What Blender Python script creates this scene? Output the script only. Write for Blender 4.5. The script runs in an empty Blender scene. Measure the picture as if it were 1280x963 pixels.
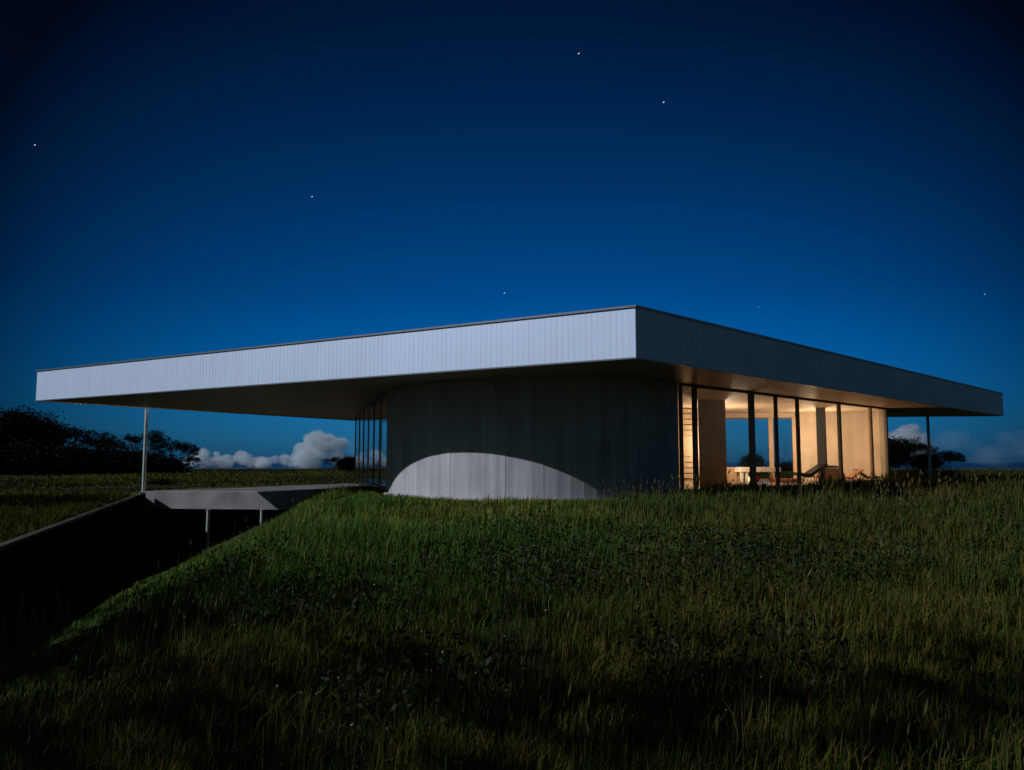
import bpy, bmesh, math, random
import numpy as np
from mathutils import Vector, noise as mnoise

# ------------------------------------------------------------------ camera, sky, moon
scn = bpy.context.scene
EYE = 1.158
camd = bpy.data.cameras.new('camera')
cam = bpy.data.objects.new('camera', camd)
scn.collection.objects.link(cam)
cam.location = (0, 0, EYE)
cam.rotation_euler = (math.radians(90) + math.atan(92.5/1000), 0, 0)
camd.sensor_width = 36.0
camd.lens = 36.0*1000/1280
camd.clip_start = 0.05
camd.clip_end = 60000
scn.camera = cam

MOON = Vector((-1.55, -0.39, 1.0)).normalized()
mo_el = math.asin(MOON.z)
moon = bpy.data.lights.new('moon', 'SUN')
moon.energy = 2.75
moon.angle = math.radians(0.5)
moon.color = (0.90, 0.94, 1.0)
moono = bpy.data.objects.new('moon', moon)
scn.collection.objects.link(moono)
moono.rotation_euler = MOON.to_track_quat('Z', 'Y').to_euler()

w = bpy.data.worlds.new('World'); scn.world = w; w.use_nodes = True
wn = w.node_tree.nodes; wl = w.node_tree.links
bg = wn['Background']
sky = wn.new('ShaderNodeTexSky'); sky.sky_type = 'NISHITA'; sky.sun_disc = False
sky.sun_elevation = mo_el
sky.sun_rotation = math.atan2(MOON.x, MOON.y)
tc = wn.new('ShaderNodeTexCoord')
sep = wn.new('ShaderNodeSeparateXYZ'); wl.new(tc.outputs['Generated'], sep.inputs[0])
ramp = wn.new('ShaderNodeValToRGB')          # night tint by height above the horizon
cr = ramp.color_ramp
cr.elements[0].position = 0.0; cr.elements[0].color = (0.04, 0.30, 0.88, 1)
cr.elements[1].position = 1.0; cr.elements[1].color = (0.0, 0.03, 0.10, 1)
for p, c in ((0.06, (0.014, 0.27, 0.78)), (0.14, (0.0, 0.215, 0.60)), (0.20, (0.0, 0.165, 0.46)), (0.32, (0.0, 0.13, 0.33)), (0.48, (0.0, 0.077, 0.20))):
    e = cr.elements.new(p); e.color = (*c, 1)
wl.new(sep.outputs['Z'], ramp.inputs[0])
mul = wn.new('ShaderNodeMix'); mul.data_type = 'RGBA'; mul.blend_type = 'MULTIPLY'
mul.inputs[0].default_value = 1.0
wl.new(sky.outputs[0], mul.inputs[6]); wl.new(ramp.outputs[0], mul.inputs[7])
# the sky is brightest low over the sea to the north and falls off to the sides
dotn = wn.new('ShaderNodeVectorMath'); dotn.operation = 'DOT_PRODUCT'
wl.new(tc.outputs['Generated'], dotn.inputs[0]); dotn.inputs[1].default_value = Vector((0.02, 1, 0.10)).normalized()
mr = wn.new('ShaderNodeMapRange'); mr.inputs[1].default_value = 0.80; mr.inputs[2].default_value = 1.0
mr.inputs[3].default_value = 0.09; mr.inputs[4].default_value = 1.10
wl.new(dotn.outputs['Value'], mr.inputs[0])
mul2 = wn.new('ShaderNodeMix'); mul2.data_type = 'RGBA'; mul2.blend_type = 'MULTIPLY'; mul2.inputs[0].default_value = 1.0
mb = wn.new('ShaderNodeMapRange'); mb.inputs[1].default_value = 0.62; mb.inputs[2].default_value = 0.30
mb.inputs[3].default_value = 0.0; mb.inputs[4].default_value = 1.0
wl.new(sep.outputs['Y'], mb.inputs[0])
wl.new(mul.outputs[2], mul2.inputs[6]); wl.new(mr.outputs[0], mul2.inputs[7])
# paler moonlit haze in the half of the sky where the moon stands, behind the camera
mul3 = wn.new('ShaderNodeMix'); mul3.data_type = 'RGBA'; mul3.blend_type = 'MULTIPLY'; mul3.inputs[0].default_value = 1.0
mul3.inputs[7].default_value = (0.055, 0.085, 0.085, 1); wl.new(sky.outputs[0], mul3.inputs[6])
mul4 = wn.new('ShaderNodeMix'); mul4.data_type = 'RGBA'; mul4.blend_type = 'MULTIPLY'; mul4.inputs[0].default_value = 1.0
wl.new(mul3.outputs[2], mul4.inputs[6]); wl.new(mb.outputs[0], mul4.inputs[7])
add = wn.new('ShaderNodeMix'); add.data_type = 'RGBA'; add.blend_type = 'ADD'; add.inputs[0].default_value = 1.0
wl.new(mul2.outputs[2], add.inputs[6]); wl.new(mul4.outputs[2], add.inputs[7])
wl.new(add.outputs[2], bg.inputs['Color'])
bg.inputs['Strength'].default_value = 0.11

scn.view_settings.view_transform = 'Standard'
scn.view_settings.look = 'None'
scn.view_settings.exposure = 0.0
scn.view_settings.gamma = 1.0
scn.render.engine = 'CYCLES'
scn.cycles.max_bounces = 8
scn.cycles.volume_bounces = 2

rnd = random.Random(11)
rng = np.random.default_rng(5)
COL = scn.collection

# ------------------------------------------------------------------ helpers
def obj(name, bm, mat, parent=None, smooth=False):
    me = bpy.data.meshes.new(name)
    bm.normal_update(); bm.to_mesh(me); bm.free()
    me.materials.append(mat)
    if smooth:
        me.polygons.foreach_set('use_smooth', [True]*len(me.polygons))
    o = bpy.data.objects.new(name, me); COL.objects.link(o)
    if parent:
        o.parent = parent
    return o

def tag(o, label=None, cat=None, group=None, kind=None):
    if label: o['label'] = label
    if cat: o['category'] = cat
    if group: o['group'] = group
    if kind: o['kind'] = kind
    return o

def empty(name, loc=(0, 0, 0), rz=0):
    o = bpy.data.objects.new(name, None); COL.objects.link(o)
    o.location = loc; o.rotation_euler = (0, 0, rz)
    return o

def bx(bm, c, s, rz=0, taper=1.0):
    """box centre c, size s, rotated about z"""
    ca, sa = math.cos(rz), math.sin(rz)
    vs = []
    for dz in (-.5, .5):
        k = taper if dz > 0 else 1.0
        for dx, dy in ((-.5, -.5), (.5, -.5), (.5, .5), (-.5, .5)):
            x, y = dx*s[0]*k, dy*s[1]*k
            vs.append(bm.verts.new((c[0]+x*ca-y*sa, c[1]+x*sa+y*ca, c[2]+dz*s[2])))
    for f in ((3, 2, 1, 0), (4, 5, 6, 7), (0, 1, 5, 4), (1, 2, 6, 5), (2, 3, 7, 6), (3, 0, 4, 7)):
        bm.faces.new([vs[i] for i in f])

def bar(bm, a, b, w_, d_, z0, z1):
    """upright panel along segment a-b (plan), thickness d_, from z0 to z1; extended w_ at both ends"""
    a = Vector(a[:2]); b = Vector(b[:2]); d = (b-a); L = d.length
    c = (a+b)/2
    bx(bm, (c.x, c.y, (z0+z1)/2), (L+2*w_, d_, z1-z0), math.atan2(d.y, d.x))

def tube(bm, pts, rads, n=8, cap=True):
    rings = []
    for i, p in enumerate(pts):
        p = Vector(p)
        t = (Vector(pts[min(i+1, len(pts)-1)])-Vector(pts[max(i-1, 0)])).normalized()
        u = t.orthogonal().normalized() if i == 0 else (rings_u - t*rings_u.dot(t)).normalized()
        rings_u = u
        v = t.cross(u)
        rings.append([bm.verts.new(p + (u*math.cos(2*math.pi*k/n)+v*math.sin(2*math.pi*k/n))*rads[i]) for k in range(n)])
    for r0, r1 in zip(rings, rings[1:]):
        for k in range(n):
            bm.faces.new((r0[k], r0[(k+1) % n], r1[(k+1) % n], r1[k]))
    if cap:
        bm.faces.new(rings[0][::-1]); bm.faces.new(rings[-1])

def prism(bm, poly, z0, z1):
    b = [bm.verts.new((x, y, z0)) for x, y in poly]
    t = [bm.verts.new((x, y, z1)) for x, y in poly]
    bm.faces.new(b[::-1]); bm.faces.new(t)
    n = len(poly)
    for i in range(n):
        bm.faces.new((b[i], b[(i+1) % n], t[(i+1) % n], t[i]))

def ccw(poly):
    a = sum(poly[i][0]*poly[(i+1) % len(poly)][1]-poly[(i+1) % len(poly)][0]*poly[i][1] for i in range(len(poly)))
    return list(poly) if a > 0 else list(poly)[::-1]

def newmat(name):
    m = bpy.data.materials.new(name); m.use_nodes = True
    return m, m.node_tree.nodes, m.node_tree.links, m.node_tree.nodes['Principled BSDF']

def simple(name, col, rough=0.6, metal=0.0, noise=0.0, nscale=4.0, bump=0.0, spec=0.5):
    m, n, l, p = newmat(name)
    p.inputs['Base Color'].default_value = (*col, 1)
    p.inputs['Roughness'].default_value = rough
    p.inputs['Metallic'].default_value = metal
    p.inputs['Specular IOR Level'].default_value = spec
    if noise or bump:
        t = n.new('ShaderNodeTexCoord'); nz = n.new('ShaderNodeTexNoise')
        nz.inputs['Scale'].default_value = nscale; nz.inputs['Detail'].default_value = 6
        l.new(t.outputs['Object'], nz.inputs['Vector'])
        if noise:
            r = n.new('ShaderNodeMapRange')
            r.inputs[1].default_value = .3; r.inputs[2].default_value = .7
            r.inputs[3].default_value = 1-noise; r.inputs[4].default_value = 1+noise
            l.new(nz.outputs['Fac'], r.inputs[0])
            mx = n.new('ShaderNodeMix'); mx.data_type = 'RGBA'; mx.blend_type = 'MULTIPLY'; mx.inputs[0].default_value = 1
            mx.inputs[6].default_value = (*col, 1); l.new(r.outputs[0], mx.inputs[7])
            l.new(mx.outputs[2], p.inputs['Base Color'])
        if bump:
            b = n.new('ShaderNodeBump'); b.inputs['Strength'].default_value = bump; b.inputs['Distance'].default_value = .02
            l.new(nz.outputs['Fac'], b.inputs['Height']); l.new(b.outputs[0], p.inputs['Normal'])
    return m

def concrete(name, col, board=True, streak=0.25, spec=.25):
    """board-marked concrete: vertical streaks, pour stains, pores"""
    m, n, l, p = newmat(name)
    p.inputs['Roughness'].default_value = .85
    p.inputs['Specular IOR Level'].default_value = spec
    t = n.new('ShaderNodeTexCoord')
    mp = n.new('ShaderNodeMapping'); mp.inputs['Scale'].default_value = (3.2, 3.2, .18)
    l.new(t.outputs['Object'], mp.inputs['Vector'])
    nz = n.new('ShaderNodeTexNoise'); nz.inputs['Scale'].default_value = 1.6; nz.inputs['Detail'].default_value = 5
    l.new(mp.outputs[0], nz.inputs['Vector'])
    n2 = n.new('ShaderNodeTexNoise'); n2.inputs['Scale'].default_value = 1.1; n2.inputs['Detail'].default_value = 8
    l.new(t.outputs['Object'], n2.inputs['Vector'])
    r1 = n.new('ShaderNodeMapRange'); r1.inputs[1].default_value = .32; r1.inputs[2].default_value = .68
    r1.inputs[3].default_value = 1-streak; r1.inputs[4].default_value = 1+streak*.6
    l.new((nz if board else n2).outputs['Fac'], r1.inputs[0])
    r2 = n.new('ShaderNodeMapRange'); r2.inputs[1].default_value = .3; r2.inputs[2].default_value = .7
    r2.inputs[3].default_value = .85; r2.inputs[4].default_value = 1.1
    l.new(n2.outputs['Fac'], r2.inputs[0])
    mm = n.new('ShaderNodeMath'); mm.operation = 'MULTIPLY'
    l.new(r1.outputs[0], mm.inputs[0]); l.new(r2.outputs[0], mm.inputs[1])
    mx = n.new('ShaderNodeMix'); mx.data_type = 'RGBA'; mx.blend_type = 'MULTIPLY'; mx.inputs[0].default_value = 1
    mx.inputs[6].default_value = (*col, 1); l.new(mm.outputs[0], mx.inputs[7])
    l.new(mx.outputs[2], p.inputs['Base Color'])
    n3 = n.new('ShaderNodeTexNoise'); n3.inputs['Scale'].default_value = 30; n3.inputs['Detail'].default_value = 4
    l.new(t.outputs['Object'], n3.inputs['Vector'])
    b = n.new('ShaderNodeBump'); b.inputs['Strength'].default_value = .3; b.inputs['Distance'].default_value = .01
    l.new(n3.outputs['Fac'], b.inputs['Height']); l.new(b.outputs[0], p.inputs['Normal'])
    return m

def attr_mat(name, rough=.7, trans=0.0, spec=.3):
    m, n, l, p = newmat(name)
    a = n.new('ShaderNodeAttribute'); a.attribute_name = 'Col'
    l.new(a.outputs['Color'], p.inputs['Base Color'])
    p.inputs['Roughness'].default_value = rough
    p.inputs['Specular IOR Level'].default_value = spec
    if trans:
        tr = n.new('ShaderNodeBsdfTranslucent'); l.new(a.outputs['Color'], tr.inputs['Color'])
        ms = n.new('ShaderNodeMixShader'); ms.inputs[0].default_value = trans
        l.new(p.outputs[0], ms.inputs[1]); l.new(tr.outputs[0], ms.inputs[2])
        l.new(ms.outputs[0], n['Material Output'].inputs['Surface'])
    return m

def np_mesh(name, verts, faces_list, mat, cols=None, parent=None, link=True):
    """faces_list: list of (k, array(n,k))"""
    me = bpy.data.meshes.new(name)
    V = verts.reshape(-1, 3).astype(np.float32)
    me.vertices.add(len(V)); me.vertices.foreach_set('co', V.ravel())
    loops = np.concatenate([f.ravel() for k, f in faces_list]).astype(np.int32)
    tot = np.concatenate([np.full(len(f), k) for k, f in faces_list]).astype(np.int32)
    start = np.concatenate([[0], np.cumsum(tot)[:-1]]).astype(np.int32)
    me.loops.add(len(loops)); me.loops.foreach_set('vertex_index', loops)
    me.polygons.add(len(tot)); me.polygons.foreach_set('loop_start', start); me.polygons.foreach_set('loop_total', tot)
    me.update(calc_edges=True)
    if cols is not None:
        ca = me.color_attributes.new('Col', 'FLOAT_COLOR', 'POINT')
        C = np.ones((len(V), 4), np.float32); C[:, :3] = cols
        ca.data.foreach_set('color', C.ravel())
    me.materials.append(mat)
    if not link:
        return me
    o = bpy.data.objects.new(name, me); COL.objects.link(o)
    if parent: o.parent = parent
    return o

# value noise in numpy
_perm = rng.random((256, 256))
def vnoise(x, y):
    xi = np.floor(x).astype(int); yi = np.floor(y).astype(int)
    fx = x-xi; fy = y-yi
    fx = fx*fx*(3-2*fx); fy = fy*fy*(3-2*fy)
    g = lambda a, b: _perm[a % 256, b % 256]
    return (g(xi, yi)*(1-fx)+g(xi+1, yi)*fx)*(1-fy)+(g(xi, yi+1)*(1-fx)+g(xi+1, yi+1)*fx)*fy
def fbm(x, y, o=4):
    s = 0; a = 1; t = 0
    for i in range(o):
        s = s+a*vnoise(x*2**i+17*i, y*2**i+31*i); t += a; a *= .5
    return s/t
def sstep(a, b, x):
    t = np.clip((np.asarray(x, float)-a)/(b-a), 0, 1); return t*t*(3-2*t)

# ------------------------------------------------------------------ plan of the place (metres, camera over the origin)
RC, RL, RD, RR = (2.25, 14.40), (-15.02, 25.17), (-7.31, 38.45), (20.90, 33.98)     # roof corners
CEIL, TOP, FLOOR = 3.0, 3.92, 0.34
DECK = [(-13.42, 28.97), (-6.60, 28.55), (-3.30, 26.9), (-3.30, 36.6), (-8.0, 38.0)]
TRENCH_Z = -3.1
def wall_x(y):            # plan line of the driveway retaining wall
    return -13.12 + (28.95-y)*0.298
W1 = [(-3.42, 21.9), (-3.22, 21.25), (-2.85, 20.45), (-2.3, 19.7), (-1.55, 19.0), (-.55, 18.4), (.5, 18.0), (1.45, 17.9), (2.35, 18.08), (3.2, 18.55), (4.02, 19.30)]
W2 = [(13.60, 29.05), (13.98, 29.75), (13.95, 30.5), (13.45, 31.05), (12.6, 31.3), (11.2, 31.35)]
GL = ((-6.44, 33.0), (-3.42, 22.05))      # left glass
GR = ((4.10, 19.42), (13.55, 29.0))       # right glass
GB = ((-5.6, 34.1), (11.1, 31.42))        # back glass

def lip_x(y):
    return np.interp(y, [2, 5, 9.5, 11, 15, 19, 21, 25, 28.6, 34], [-3.3, -4.2, -5.5, -5.95, -6.95, -7.25, -7.5, -7.7, -7.5, -7.4])
def floor_z(y):
    return TRENCH_Z+1.6*sstep(22, 6, y)
def ground_z(x, y):
    x = np.asarray(x, float); y = np.asarray(y, float)
    base = -0.50 + 0.71*sstep(2, 16.5, y) + .03*sstep(1, 6, x)*sstep(9, 18, y) - .24*sstep(-3.2, -6.0, x)*sstep(9, 18, y)
    base = base - .40*np.exp(-((x-8.9)/1.9)**2-((y-20.0)/2.2)**2)
    base = base + .16*(fbm(x*.25, y*.25)-.5) + .05*(fbm(x*1.3+9, y*1.3)-.5)
    # ground left of the retaining wall, a level meadow
    left = -.13 - .018*np.clip(28.8-y, 0, 16) - .85*sstep(12.8, 7.5, y) + .14*(fbm(x*.1, y*.1)-.5)
    # right slightly up then out
    wx = wall_x(y)
    # cross-section of the hill: grass lip above the sunken driveway, gentle flank above it
    lipx = lip_x(y); foot = lipx-np.where(y > 19.5, .15, .55)
    zl = np.interp(y, [5, 11, 15, 19, 21, 25, 28], [-1.0, -1.1, -1.15, -1.25, -1.25, -1.08, -.9])
    zf = floor_z(y)-.05
    topw = np.interp(y, [4, 15, 20, 25, 28], [3.4, 4.0, 3.6, 1.8, 1.4])
    t = np.clip((x-lipx)/topw, 0, 1); fl = np.sin(t*np.pi/2)*.6+sstep(0, 1, t)*.4
    hill = zl+(base-zl)*fl
    td = np.clip((x-foot)/(lipx-foot), 0, 1)
    hill = np.where(x < lipx, zf+(zl-zf)*td, hill)
    z = np.where(x < wx-.1, left, hill)
    # beyond the deck the land is level again
    back = -.1 + .5*(fbm(x*.06+3, y*.06)-.5)
    inner = (y > 29) & (x > -13.2) & (x < -6.5)
    edge_y = 28.95 + (x+13.15)*(38-28.95)/5.15
    z = np.where(inner & (y > edge_y), back, z)
    z = np.where((x < -13.2) & (y > 28), left, z)
    far = sstep(34, 46, y)
    z = z*(1-far)+back*far
    z = np.where((x > -6.5) & (y > 26) & (y <= 46), z*(1-far)+back*far, z)
    # under the house floor
    # land falls away to the sea beyond the pasture
    r = np.sqrt(x*x+y*y)
    z = z - .055*np.clip(r-105, 0, 1500) - .00*r
    return z

# ------------------------------------------------------------------ materials
M = {}
M['fascia'] = None
def fascia_mat():
    m, n, l, p = newmat('fascia_metal')
    t = n.new('ShaderNodeTexCoord')
    a = n.new('ShaderNodeAttribute'); a.attribute_name = 'Col'
    nz = n.new('ShaderNodeTexNoise'); nz.inputs['Scale'].default_value = .5; nz.inputs['Detail'].default_value = 4
    l.new(t.outputs['Object'], nz.inputs['Vector'])
    r = n.new('ShaderNodeMapRange'); r.inputs[3].default_value = .9; r.inputs[4].default_value = 1.08
    l.new(nz.outputs['Fac'], r.inputs[0])
    mx = n.new('ShaderNodeMix'); mx.data_type = 'RGBA'; mx.blend_type = 'MULTIPLY'; mx.inputs[0].default_value = 1
    l.new(a.outputs['Color'], mx.inputs[6]); l.new(r.outputs[0], mx.inputs[7])
    l.new(mx.outputs[2], p.inputs['Base Color'])
    p.inputs['Roughness'].default_value = .48; p.inputs['Metallic'].default_value = .15
    return m
M['fascia'] = fascia_mat()
M['cap'] = simple('cap_metal', (.22, .24, .28), .32, .8)
M['roof_top'] = simple('roof_membrane', (.25, .27, .3), .8, noise=.15)
M['soffit'] = simple('soffit_board', (.30, .205, .12), .45, noise=.10, nscale=1.2)
M['concrete'] = concrete('board_concrete', (.41, .405, .44), streak=.22)
M['concrete_in'] = concrete('inner_concrete', (.50, .40, .29), streak=.08)
M['slab'] = concrete('slab_concrete', (.42, .41, .41), board=False, streak=.25)
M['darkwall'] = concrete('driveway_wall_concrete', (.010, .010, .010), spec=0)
M['steel'] = simple('galvanised_steel', (.50, .56, .57), .45, .3, noise=.1)
M['frame'] = simple('bronze_frame', (.13, .105, .07), .5, .1)
M['timber'] = simple('timber', (.50, .34, .20), .55, noise=.12, nscale=3)
M['partition'] = simple('partition_board', (.34, .25, .11), .6, noise=.1)
M['floor'] = simple('polished_floor', (.36, .27, .2), .25, noise=.1)
M['asphalt'] = simple('driveway', (.03, .03, .032), .9, noise=.3, bump=.3)
M['white'] = simple('white_paint', (.62, .58, .52), .5)
M['red'] = simple('red_cloth', (.55, .03, .03), .8)
M['orange'] = simple('orange_cloth', (.30, .10, .035), .8)
M['black'] = simple('dark_cloth', (.012, .011, .01), .7)
M['tan'] = simple('tan_cloth', (.30, .2, .11), .8)
def glass_mat():
    m = bpy.data.materials.new('clear_glass'); m.use_nodes = True
    n = m.node_tree.nodes; l = m.node_tree.links; n.remove(n['Principled BSDF'])
    t = n.new('ShaderNodeBsdfTransparent'); t.inputs[0].default_value = (.90, .93, .92, 1)
    g = n.new('ShaderNodeBsdfGlossy'); g.inputs['Roughness'].default_value = .01
    f = n.new('ShaderNodeFresnel'); f.inputs[0].default_value = 1.45
    ms = n.new('ShaderNodeMixShader')
    l.new(f.outputs[0], ms.inputs[0]); l.new(t.outputs[0], ms.inputs[1]); l.new(g.outputs[0], ms.inputs[2])
    l.new(ms.outputs[0], n['Material Output'].inputs['Surface'])
    return m
M['glass'] = glass_mat()
M['blade'] = attr_mat('grass_blade', .75, .25, .05)
M['leaf'] = attr_mat('leaf', .65, .15, .2)
M['treeleaf'] = attr_mat('tree_leaf', .8, .1, .05)
M['bark'] = simple('bark', (.008, .007, .006), .9, noise=.3)

# ------------------------------------------------------------------ ground (one sheet), sea
def warp(lo, hi, step, n_out, reach):
    core = np.arange(lo, hi+1e-6, step)
    g = np.geomspace(step, reach, n_out)
    return np.concatenate([lo-np.cumsum(g)[::-1], core, hi+np.cumsum(g)])
xs = warp(-30, 30, .25, 42, 900); ys = warp(-6, 48, .25, 42, 900)
X, Y = np.meshgrid(xs, ys)
Zg = ground_z(X, Y)
V = np.stack([X, Y, Zg], -1).reshape(-1, 3)
nx, ny = len(xs), len(ys)
idx = np.arange(nx*ny).reshape(ny, nx)
F = np.stack([idx[:-1, :-1], idx[:-1, 1:], idx[1:, 1:], idx[1:, :-1]], -1).reshape(-1, 4)
gm, gn, gl_, gp = newmat('pasture_soil')
gt = gn.new('ShaderNodeTexCoord')
gz = gn.new('ShaderNodeTexNoise'); gz.inputs['Scale'].default_value = .09; gz.inputs['Detail'].default_value = 10; gz.inputs['Roughness'].default_value = .65
gl_.new(gt.outputs['Object'], gz.inputs['Vector'])
gr = gn.new('ShaderNodeValToRGB'); gr.color_ramp.elements[0].position = .35; gr.color_ramp.elements[0].color = (.018, .024, .006, 1)
gr.color_ramp.elements[1].position = .68; gr.color_ramp.elements[1].color = (.045, .050, .014, 1)
gl_.new(gz.outputs['Fac'], gr.inputs[0]); gl_.new(gr.outputs[0], gp.inputs['Base Color'])
gp.inputs['Roughness'].default_value = .95; gp.inputs['Specular IOR Level'].default_value = .1
gz2 = gn.new('ShaderNodeTexNoise'); gz2.inputs['Scale'].default_value = 1.5; gz2.inputs['Detail'].default_value = 8
gl_.new(gt.outputs['Object'], gz2.inputs['Vector'])
gb = gn.new('ShaderNodeBump'); gb.inputs['Strength'].default_value = .9; gb.inputs['Distance'].default_value = .3
gl_.new(gz2.outputs['Fac'], gb.inputs['Height']); gl_.new(gb.outputs[0], gp.inputs['Normal'])
ground = np_mesh('ground', V, [(4, F)], gm)
tag(ground, kind='structure')
ground.data.polygons.foreach_set('use_smooth', [True]*len(ground.data.polygons))

bm = bmesh.new()
bmesh.ops.create_circle(bm, cap_ends=True, segments=128, radius=22000)
for v in bm.verts: v.co.z = -95
sea_m = simple('sea_water', (.004, .02, .04), .35, bump=.0)
sea = tag(obj('sea', bm, sea_m), kind='structure')

# driveway floor
bm = bmesh.new()
ys_ = (2, 4, 6, 8, 10, 12, 14, 16, 18, 20, 22, 24, 28.8, 33)
vl = [bm.verts.new((wall_x(y)+.02, y, float(floor_z(y))+.02)) for y in ys_]
vr = [bm.verts.new((float(lip_x(y))-.1, y, float(floor_z(y))+.02)) for y in ys_]
for i in range(len(ys_)-1):
    bm.faces.new((vl[i], vr[i], vr[i+1], vl[i+1]))
tag(obj('driveway', bm, M['asphalt']), kind='structure')

# ------------------------------------------------------------------ the house
house = empty('house', (0, 0, 0))
tag(house, 'long low concrete and glass house with a broad white-edged flat roof', 'house')

# roof > fascia, roof_flashing, soffit
rp = ccw([RC, RL, RD, RR])
def inset_poly(poly, d):
    n = len(poly); out = []
    for i in range(n):
        p0, p1, p2 = Vector(poly[i-1]), Vector(poly[i]), Vector(poly[(i+1) % n])
        d1 = (p1-p0).normalized(); d2 = (p2-p1).normalized()
        n1 = Vector((-d1.y, d1.x)); n2 = Vector((-d2.y, d2.x))
        k = (n1+n2); k = k/(k.length_squared/2)*1.0
        out.append(tuple(p1+k*d))
    return out
bm = bmesh.new(); prism(bm, inset_poly(rp, .03), CEIL+.03, TOP-.02)
roof = obj('roof', bm, M['roof_top'], house)

fv, ff, fc = [], [], []
for i in range(4):
    a, b = Vector(rp[i]), Vector(rp[(i+1) % 4])
    d = (b-a); L = d.length; d.normalize(); nrm = Vector((d.y, -d.x))
    nst = int(L/.125); st = L/nst
    for k in range(nst):
        tint = 1 + rnd.uniform(-.018, .018); g_ = rnd.choice((.002, .002, .0025, .003))
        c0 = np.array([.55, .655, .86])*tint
        # flat pan and its folded seam
        segs = [(k*st, (k+1)*st-g_*2.5, 0.0, 0.0), ((k+1)*st-g_*2.5, (k+1)*st-g_*2, 0, -g_), ((k+1)*st-g_*2, (k+1)*st-g_*.5, -g_, -g_), ((k+1)*st-g_*.5, (k+1)*st, -g_, 0)]
        for s0, s1, o0, o1 in segs:
            base = len(fv)
            for s, o in ((s0, o0), (s1, o1)):
                p = a+d*s+nrm*o
                fv.append((p.x, p.y, CEIL)); fv.append((p.x, p.y, TOP))
                fc.append(c0); fc.append(c0)
            ff.append((base, base+2, base+3, base+1))
fas = np_mesh('fascia', np.array(fv), [(4, np.array(ff))], M['fascia'], np.array(fc), roof)
bm = bmesh.new()
out = inset_poly(rp, -.03); inn = inset_poly(rp, .16)
for i in range(4):
    j = (i+1) % 4
    q = [out[i], out[j], inn[j], inn[i]]
    prism(bm, q, TOP-.005, TOP+.035)
fl = obj('roof_flashing', bm, M['cap'], roof)
# drip edge, a thin dark line under the white edge
bm = bmesh.new()
o2 = inset_poly(rp, -.012); i2 = inset_poly(rp, .025)
for i in range(4):
    j = (i+1) % 4
    prism(bm, [o2[i], o2[j], i2[j], i2[i]], CEIL-.03, CEIL-.001)
obj('drip_edge', bm, M['cap'], roof)
# soffit boards: sheet with shallow shadow gaps
bm = bmesh.new()
prism(bm, inset_poly(rp, .027), CEIL-.002, CEIL+.028)
sof = obj('soffit', bm, M['soffit'], roof)
sm = M['soffit']; n = sm.node_tree.nodes; l = sm.node_tree.links
t = n.new('ShaderNodeTexCoord'); br = n.new('ShaderNodeTexBrick')
br.inputs['Scale'].default_value = 1; br.inputs['Brick Width'].default_value = 2.4; br.inputs['Row Height'].default_value = 1.2
br.inputs['Mortar Size'].default_value = .006; br.inputs['Color1'].default_value = (1, 1, 1, 1); br.inputs['Color2'].default_value = (.9, .9, .9, 1); br.inputs['Mortar'].default_value = (.3, .3, .3, 1)
mp = n.new('ShaderNodeMapping'); mp.inputs['Rotation'].default_value = (0, 0, math.radians(-32))
l.new(t.outputs['Object'], mp.inputs[0]); l.new(mp.outputs[0], br.inputs['Vector'])
src = sm.node_tree.nodes['Principled BSDF'].inputs['Base Color'].links[0].from_socket
mx = n.new('ShaderNodeMix'); mx.data_type = 'RGBA'; mx.blend_type = 'MULTIPLY'; mx.inputs[0].default_value = 1
l.new(src, mx.inputs[6]); l.new(br.outputs['Color'], mx.inputs[7]); l.new(mx.outputs[2], n['Principled BSDF'].inputs['Base Color'])

# smooth a plan polyline
def smooth_line(pts, it=3):
    for _ in range(it):
        q = [pts[0]]
        for a, b in zip(pts, pts[1:]):
            q += [(a[0]*.75+b[0]*.25, a[1]*.75+b[1]*.25), (a[0]*.25+b[0]*.75, a[1]*.25+b[1]*.75)]
        q.append(pts[-1]); pts = q
    return pts
def offset_line(pts, d):
    out = []
    for i in range(len(pts)):
        a = Vector(pts[max(i-1, 0)]); b = Vector(pts[min(i+1, len(pts)-1)])
        t = (b-a).normalized(); out.append((pts[i][0]-t.y*d, pts[i][1]+t.x*d))
    return out
def curved_wall(name, pts, th, z0, z1, mat, parent, grooves=None):
    o = offset_line(pts, th)
    bm = bmesh.new(); n = len(pts)
    A = [[bm.verts.new((p[0], p[1], z)) for p in pts] for z in (z0, z1)]
    B = [[bm.verts.new((p[0], p[1], z)) for p in o] for z in (z0, z1)]
    for i in range(n-1):
        bm.faces.new((A[0][i], A[0][i+1], A[1][i+1], A[1][i]))
        bm.faces.new((B[0][i+1], B[0][i], B[1][i], B[1][i+1]))
        bm.faces.new((A[1][i], A[1][i+1], B[1][i+1], B[1][i]))
        bm.faces.new((A[0][i+1], A[0][i], B[0][i], B[0][i+1]))
    for i in (0, n-1):
        f = (A[0][i], A[1][i], B[1][i], B[0][i])
        bm.faces.new(f if i == 0 else f[::-1])
    return obj(name, bm, mat, parent)
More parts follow.
